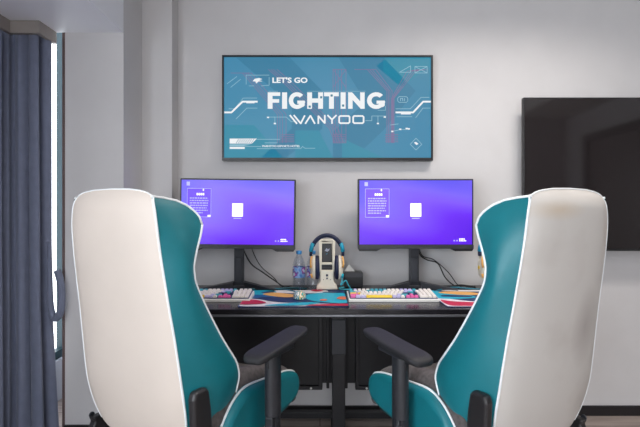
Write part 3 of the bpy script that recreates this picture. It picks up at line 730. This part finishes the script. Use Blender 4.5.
# circuit lines
Ln([(28, 190), (47, 190), (78, 160), (119, 160)], 5, a_white, 6); Ln([(90, 161), (110, 161)], 7, a_white, 6)
Ln([(505, 190), (553, 190), (581, 160), (602, 160)], 5, a_white, 6); Ln([(520, 192), (545, 192)], 7, a_white, 6)
for pts in ([(40, 180), (55, 180), (80, 150), (118, 150)], [(60, 208), (90, 178), (119, 178)], [(505, 180), (545, 180), (575, 148), (598, 148)], [(560, 205), (580, 178), (601, 178)], [(507, 202), (550, 202)],
            [(35, 110), (62, 90)], [(45, 120), (72, 98)],
            [(145, 203), (200, 203)], [(168, 203), (168, 222)], [(200, 203), (214, 216), (225, 216)], [(420, 213), (438, 213), (438, 200), (478, 200)], [(455, 200), (455, 221)],
            [(118, 265), (182, 265)], [(85, 285), (130, 285)], [(118, 291), (240, 291), (245, 285), (252, 290), (280, 290)], [(140, 275), (175, 275)],
            [(88, 86), (152, 86)], [(88, 86), (88, 112)], [(152, 92), (152, 114), (130, 116)], [(96, 116), (110, 116)],
            [(515, 78), (546, 78), (546, 60), (515, 78)], [(558, 80), (592, 62)], [(558, 62), (592, 80)],
            [(510, 150), (514, 146), (534, 146), (538, 150), (538, 158), (534, 162), (514, 162), (510, 158), (510, 150)],
            [(561, 262), (577, 279), (561, 295), (545, 279), (561, 262)], [(495, 243), (517, 238), (540, 237)], [(490, 225), (512, 222)]):
    Ln(pts, 1.6, a_pale, 5)
Rect(558, 62, 592, 80, 1.5, a_pale, 5)
for (x, y) in ((149, 204), (168, 221), (455, 221), (474, 203), (495, 243), (517, 237), (535, 235), (541, 236)): P([(x - 3, y - 2), (x + 3, y - 2), (x + 3, y + 2), (x - 3, y + 2)], a_white, 6)
P([(106, 103), (112, 96), (124, 94), (133, 97), (124, 100), (134, 103), (122, 104), (116, 110), (114, 104)], a_white, 6)       # bird emblem
P([(555, 274), (561, 272), (568, 278), (562, 281)], a_white, 6)
Ln([(518, 158), (518, 151), (524, 151), (524, 158)], 1.8, a_pale, 6); Ln([(529, 151), (529, 158)], 1.8, a_pale, 6)
P([(42, 263), (118, 263), (104, 277), (42, 277)], a_white, 6); P([(42, 279), (102, 279), (80, 284), (42, 284)], a_pale, 6); P([(42, 286), (84, 286), (84, 292), (42, 292)], a_white, 6)
for q in range(8): Ln([(60 + q * 6, 276), (68 + q * 6, 264)], 1.4, a_in, 7)
text_mesh(art, "WANYOO ESPORTS HOTEL", *[sp(132, 0)[0], sp(238, 0)[0], sp(0, 287)[1], sp(0, 281)[1]], -.0006, a_white, .02)
art.build('printed_artwork', pane, fix=False)

# ------------------------------------------------------------------ television on the right
tv = thing('television', 'large black switched off television mounted behind the soiled chair', 'television', (1.866, 2.44, .952 + .415))
tz = (1.80 - .952) / 2
tv.location = (1.866, 2.44, (1.802 + .953) / 2); hh = (1.802 - .953) / 2
MB().box(-.742, .755, -.01, .018, -hh, hh, tvf_m).build('housing', tv, bevel=.004)
MB().box(-.737, .750, -.0125, -.0102, -hh + .012, hh - .008, tv_m).build('screen', tv)
MB().box(-.4, .4, .018, .092, -.25, .25, steel).build('wall_bracket', tv)

# ------------------------------------------------------------------ gaming chairs
ZT = [.36, .40, .45, .50, .55, .60, .65, .70, .75, .80, .85, .90, .95, 1.0, 1.05, 1.10, 1.14, 1.18, 1.215, 1.25]
BT = [.14, .13, .115, .100, .088, .077, .069, .062, .055, .048, .040, .032, .024, .016, .009, .003, .000, -.001, -.001, -.001]
WT = [.150, .172, .193, .208, .215, .217, .215, .213, .210, .207, .203, .200, .198, .195, .192, .189, .186, .180, .168, .145]
FT = [.12, .13, .150, .178, .212, .240, .234, .203, .174, .150, .129, .109, .091, .096, .122, .151, .164, .166, .166, .166]
def sm(z, Y):
    return (interp(z - .014, ZT, Y) + 2 * interp(z, ZT, Y) + interp(z + .014, ZT, Y)) / 4
def rear_pt(s, t):
    zt = interp(abs(s), [0, .5, .8, .92, .97, 1], [1.235, 1.233, 1.227, 1.220, 1.215, 1.210]); zb = .42 + .03 * abs(s) ** 4
    z = zb + (zt - zb) * t
    e = max(0, (t - .965) / .035) ** 2 * .006
    return Vector((s * sm(z, WT), sm(z, BT) - (.013 * (1 - s * s) + .011 * (1 - abs(s) ** 7)) * min(1, (1 - t) * 12 + .25) + e, z))
def wing_top(u): return interp(u, [0, .25, .5, .7, .85, .95, 1], [1.210, 1.207, 1.200, 1.186, 1.167, 1.147, 1.125])
def wing_pt(u, t, sx):
    zt = wing_top(u); zb = .45 - .05 * u
    z = zb + (zt - zb) * t
    return Vector((sx * (sm(z, WT) + .030 * (u ** 1.6 * max(0, min(1, (t - .75) * 5)) + math.sin(u * PI / 2) * (1 - max(0, min(1, (t - .75) * 5)))) + .016 * math.sin(PI * u) * min(1, (1 - t) * 6)), sm(z, BT) + sm(z, FT) * u, z))
def front_pt(s, t):
    zt = 1.125 + .066 * (1 - abs(s) ** 4); zb = .40
    z = zb + (zt - zb) * t; d0 = .095 + .018 * math.exp(-((z - .72) / .12) ** 2)
    ff = sm(z, FT)
    if abs(s) >= .999: return wing_pt(1, t, 1 if s > 0 else -1)
    e = max(0, (t - .95) / .05) ** 2 * .012
    return Vector((s * (sm(z, WT) + .03), sm(z, BT) + d0 + (ff - d0) * abs(s) ** 5 - e * (1 - abs(s)), z))
def make_chair(x, y, yaw, label, panel_mat, outer):
    r = thing('gaming_chair', label, 'chair', (x, y, 0), -math.radians(yaw), 'gaming chairs at the desk')
    NT = 56
    ts = [i / NT for i in range(NT + 1)]
    MB().grid([[rear_pt(-1 + 2 * j / 24, t) for j in range(25)] for t in ts], panel_mat).build('backrest_cover', r, fix=False)
    for sx in (-1, 1):
        MB().grid([[wing_pt(j / 12, t, sx) for j in range(13)] for t in ts], teal, flip=sx < 0).build('backrest_wing', r, fix=False)
    MB().grid([[front_pt(-1 + 2 * j / 32, t) for j in range(33)] for t in ts], charcoal, flip=True).build('backrest_cushion', r, fix=False)
    def outline(t):
        return [wing_pt(1 - j / 12, t, -1) for j in range(12)] + [rear_pt(-1 + 2 * j / 24, t) for j in range(25)] + [wing_pt(j / 12, t, 1) for j in range(1, 13)]
    for t, m, nm, sg_ in ((1, panel_mat, 'backrest_top', 1), (0, blk, 'backrest_base', -1)):
        A = outline(t); n = len(A)
        # wing strips map to outer 12 % of the front
        fs = []
        for i in range(n):
            if i < 12: s = -1 + .25 * i / 12
            elif i >= n - 12: s = .75 + .25 * (i - (n - 13)) / 12
            else: s = -.75 + 1.5 * (i - 12) / 24
            fs.append(front_pt(s, t))
        rows = []
        for j in range(7):
            q = j / 6
            rows.append([A[i].lerp(fs[i], q) + Vector((0, 0, sg_ * .006 * math.sin(PI * q) * min(1, (A[i] - fs[i]).length / .05))) for i in range(n)])
        MB().grid(rows, m).build(nm, r)
    # piping
    def pipe(pts, rad=.0038, name='piping'):
        MB().tube(pts, rad, white_pipe, 8).build(name, r)
    for sx in (-1, 1):
        pipe([rear_pt(sx, t) + Vector((-sx * .001, .001, 0)) for t in ts], .0036)
        pipe([wing_pt(1, t, sx) for t in ts])
        pipe([wing_pt(j / 16, 1, sx) for j in range(17)])
    pipe([rear_pt(-1 + 2 * j / 24, 1) for j in range(25)], .0022)
    # cushion
    rowsf = [(.17, .50, .4), (.19, .54, 1), (.25, .552, 1), (.334, .556, 1), (.42, .55, 1), (.50, .54, .9), (.58, .526, .7), (.64, .512, .5), (.675, .497, .4), (.697, .475, .25), (.706, .445, .1), (.70, .41, 0), (.67, .38, 0)]
    rs = [(-.256, -.06), (-.25, -.01), (-.235, .028), (-.21, .046), (-.18, .040), (-.14, .015), (-.09, 0), (0, -.006), (.09, 0), (.14, .015), (.18, .040), (.21, .046), (.235, .028), (.25, -.01), (.256, -.06)]
    MB().grid([[(rr, f, max(.37, z + hh_ * (a if hh_ > 0 else 1))) for rr, hh_ in rs] for f, z, a in rowsf], charcoal).build('seat_cushion', r, sub=1)
    prof = [Vector((f, z, 0)) for f, z in ((.19, .40), (.205, .47), (.26, .525), (.334, .553), (.46, .541), (.58, .526), (.645, .511), (.683, .492), (.697, .455), (.69, .415), (.65, .39), (.52, .372), (.35, .37), (.22, .375))]
    pc = catmull(prof, 4, True)
    for sx in (-1, 1):
        rows_ = []
        # rounded side: outline shrinks towards the outer face
        cx, cz = .45, .46
        for off, ex in ((.19, 0), (.255, 0), (.272, .004), (.281, .012), (.284, .026)):
            rows_.append([(sx * off, cx + (q.x - cx) * (1 - ex / .25), cz + (q.y - cz) * (1 - ex / .09)) for q in pc])
        mb = MB().grid(rows_, teal, True, closev=True); mb.add(rows_[-1], [list(range(len(pc)))], teal, False)
        mb.build('seat_bolster', r)
        top = catmull(prof[1:11], 6)
        pipe([(sx * .257, q.x, q.y + .001) for q in top], .0042)
    MB().box(-.25, .25, .2, .66, .352, .385, blk).build('seat_pan', r, bevel=.01)
    # recline hinge covers
    for sx in (-1, 1):
        a = Vector((0, 0, 0))
        P2 = [(.088, .44), (.080, .60), (.088, .622), (.138, .622), (.150, .606), (.160, .55), (.172, .42)]
        if sx == outer: P2 = [(q_[0] + .03, min(q_[1], .42 + .1 * (q_[1] - .42))) for q_ in P2]
        x0 = .228
        mb = MB().prism([(p_[0] - .0, p_[1]) for p_ in P2] + [(.20, .36), (.09, .36)], sx * x0, sx * (x0 + .030), hinge_m, 'x')
        mb.build('hinge_cover', r, bevel=.010, seg=3)
        MB().cyl(.010, 0, .006, steel2, 14, M=T(sx * (x0 + .027), .125, .44) @ Matrix.Rotation(sx * PI / 2, 4, 'Y')).build('hinge_bolt', r)
    # armrests
    for sx in (-1, 1):
        dz = -.055 if sx == outer else 0.0
        br = MB().box(sx * .15, sx * .36, .35, .44, .335, .352, blk)
        br.box(sx * .318, sx * .350, .365, .425, .335, .45, blk)
        ar = br.build('armrest', r, bevel=.006)
        p1 = MB()
        p1.cyl(.020, .36, .47, blk, 20, M=T(sx * .334, .395, 0)); p1.build('post_tube', ar)
        p2 = MB(); n = 20
        rows_ = [[(sx * .334 + .027 * math.cos(2 * PI * k_ / n), .395 + .033 * math.sin(2 * PI * k_ / n), zz) for k_ in range(n)] for zz in (.45, .455, .66 + dz, .685 + dz)]
        p2.grid(rows_, blk, True, closev=True); p2.build('post_sleeve', ar)
        MB().box(sx * .30, sx * .385, .33, .46, .672 + dz, .690 + dz, blk).build('pad_plate', ar, bevel=.006)
        bt = MB().box(sx * .330, sx * .338, .358, .366, .62 + dz, .645 + dz, hinge_m); bt.build('height_button', ar, bevel=.002)
        rows_ = []
        NS = 16
        for i in range(NS + 1):
            t = i / NS; f = .232 + .312 * t
            wv = interp(t, [0, .04, .12, .5, .85, .96, 1], [.030, .040, .046, .047, .044, .038, .026])
            zt = interp(t, [0, .05, .2, .5, 1], [.694, .702, .708, .714, .734]) + dz
            th = interp(t, [0, .05, .9, 1], [.020, .028, .026, .016])
            rc = interp(t, [0, .5, 1], [.352, .356, .368]); row = []
            for (a_, b_) in ((-1, -.5), (-1, -.15), (-.86, 0), (-.4, .02), (.4, .02), (.86, 0), (1, -.15), (1, -.5), (.93, -1), (0, -1.02), (-.93, -1)):
                row.append((sx * (rc + wv * a_), f, zt + th * b_))
            rows_.append(row)
        mb = MB().grid(rows_, arm_m, True, closev=True); n_ = len(rows_[0])
        mb.add(rows_[0], [list(range(n_))], arm_m, True); mb.add(rows_[-1], [list(range(n_))], arm_m, True)
        mb.build('arm_pad', ar, sub=1)
    # mechanism, gas lift, five-star base
    MB().box(-.10, .10, .28, .56, .318, .352, blk).build('tilt_mechanism', r, bevel=.008)
    MB().tube([(.08, .46, .335), (.20, .47, .33), (.27, .475, .325)], .007, blk, 8).build('tilt_lever', r)
    MB().cyl(.026, .12, .22, blk, 20, M=T(0, .42, 0)).cyl(.015, .21, .32, chrome, 16, M=T(0, .42, 0)).build('gas_lift', r)
    hub = MB().cyl(.045, .075, .125, blk, 24, M=T(0, .42, 0)); hub.build('base_hub', r, bevel=.004)
    for q in range(5):
        a = math.radians(90 + 72 * q + 18)
        d = Vector((math.cos(a), math.sin(a), 0)); c0 = Vector((0, .42, 0)); nrm = Vector((-d.y, d.x, 0))
        rws = []
        for (l, wv, z0, z1) in ((.03, .028, .075, .122), (.15, .024, .075, .112), (.29, .018, .07, .092), (.315, .012, .07, .086)):
            rws.append([c0 + d * l + nrm * wv + Vector((0, 0, z0)), c0 + d * l + nrm * wv * .7 + Vector((0, 0, z1)), c0 + d * l - nrm * wv * .7 + Vector((0, 0, z1)), c0 + d * l - nrm * wv + Vector((0, 0, z0))])
        mb = MB().grid(rws, blk, False, closev=True); mb.add(rws[0], [(0, 1, 2, 3)], blk); mb.add(rws[-1], [(0, 1, 2, 3)], blk)
        lg = mb.build('base_leg', r, bevel=.003)
        e = c0 + d * .295
        Mc = T(e.x, e.y, .0275) @ Matrix.Rotation(a, 4, 'Z') @ Matrix.Rotation(PI / 2, 4, 'X')
        cs = MB()
        for s_ in (-1, 1): cs.cyl(.0275, s_ * .006 if s_ > 0 else -.022, .022 if s_ > 0 else -.006, blk, 20, M=Mc)
        cs.cyl(.008, -.006, .006, steel2, 10, M=Mc); cs.cyl(.006, .045, .072, steel2, 10, M=T(e.x, e.y, 0))
        cs.box(-.006, .006, -.006, .006, .03, .05, steel2, T(e.x, e.y, 0))
        cs.build('castor', lg)
    return r
make_chair(-.64, 1.35, 26, 'gaming chair with clean bright cream back and teal sides, nearest the curtain', cream, -1)
make_chair(.754, 1.328, -26, 'gaming chair with soiled greyish back and teal sides, in front of the television', dirty, 1)

# ------------------------------------------------------------------ light
def area(name, loc, rot, sx, sy, power, col):
    l = bpy.data.lights.new(name, 'AREA'); l.shape = 'RECTANGLE'; l.size = sx; l.size_y = sy; l.energy = power; l.color = col
    o = bpy.data.objects.new(name, l); COL.objects.link(o); o.location = loc; o.rotation_euler = rot
    return o
R = math.radians
area('window_daylight', (XL + .03, -1.27, 1.22), (0, R(-90), 0), 1.6, 2.7, 66, (.86, .93, 1.0))
area('rear_fill', (-.1, YB + .03, 1.15), (R(90), 0, 0), 2.6, 1.9, 50, (.92, .96, 1.0))  # added fill light behind the camera; the rear wall has no window
cl = area('ceiling_area_light', (1.0, 1.55, ZC - .03), (0, 0, 0), .9, .3, 22, (1, .93, .86)); cl.data.spread = R(135)
area('ceiling_area_light', (.1, -.1, ZC - .03), (0, 0, 0), .7, .7, 9, (1, .96, .92))  # added fill below the ceiling, brightens the wall under the monitors
W = bpy.data.worlds.new('World'); SC.world = W; W.use_nodes = True
bg = W.node_tree.nodes['Background']; bg.inputs[0].default_value = (.93, .96, 1, 1); bg.inputs[1].default_value = 4.0

# ------------------------------------------------------------------ camera
cam = bpy.data.cameras.new('Camera'); cam.sensor_width = 36; cam.lens = 36 * 440 / 640; cam.clip_start = .02
co = bpy.data.objects.new('Camera', cam); COL.objects.link(co); co.location = (0, 0, 1.16); co.rotation_euler = (R(90), 0, 0)
SC.camera = co
SC.view_settings.view_transform = 'Standard'; SC.view_settings.look = 'None'; SC.view_settings.gamma = 1; SC.view_settings.exposure = 0
SC.cycles.use_denoising = True
SC.cycles.max_bounces = 8; SC.cycles.diffuse_bounces = 5; SC.cycles.transparent_max_bounces = 12
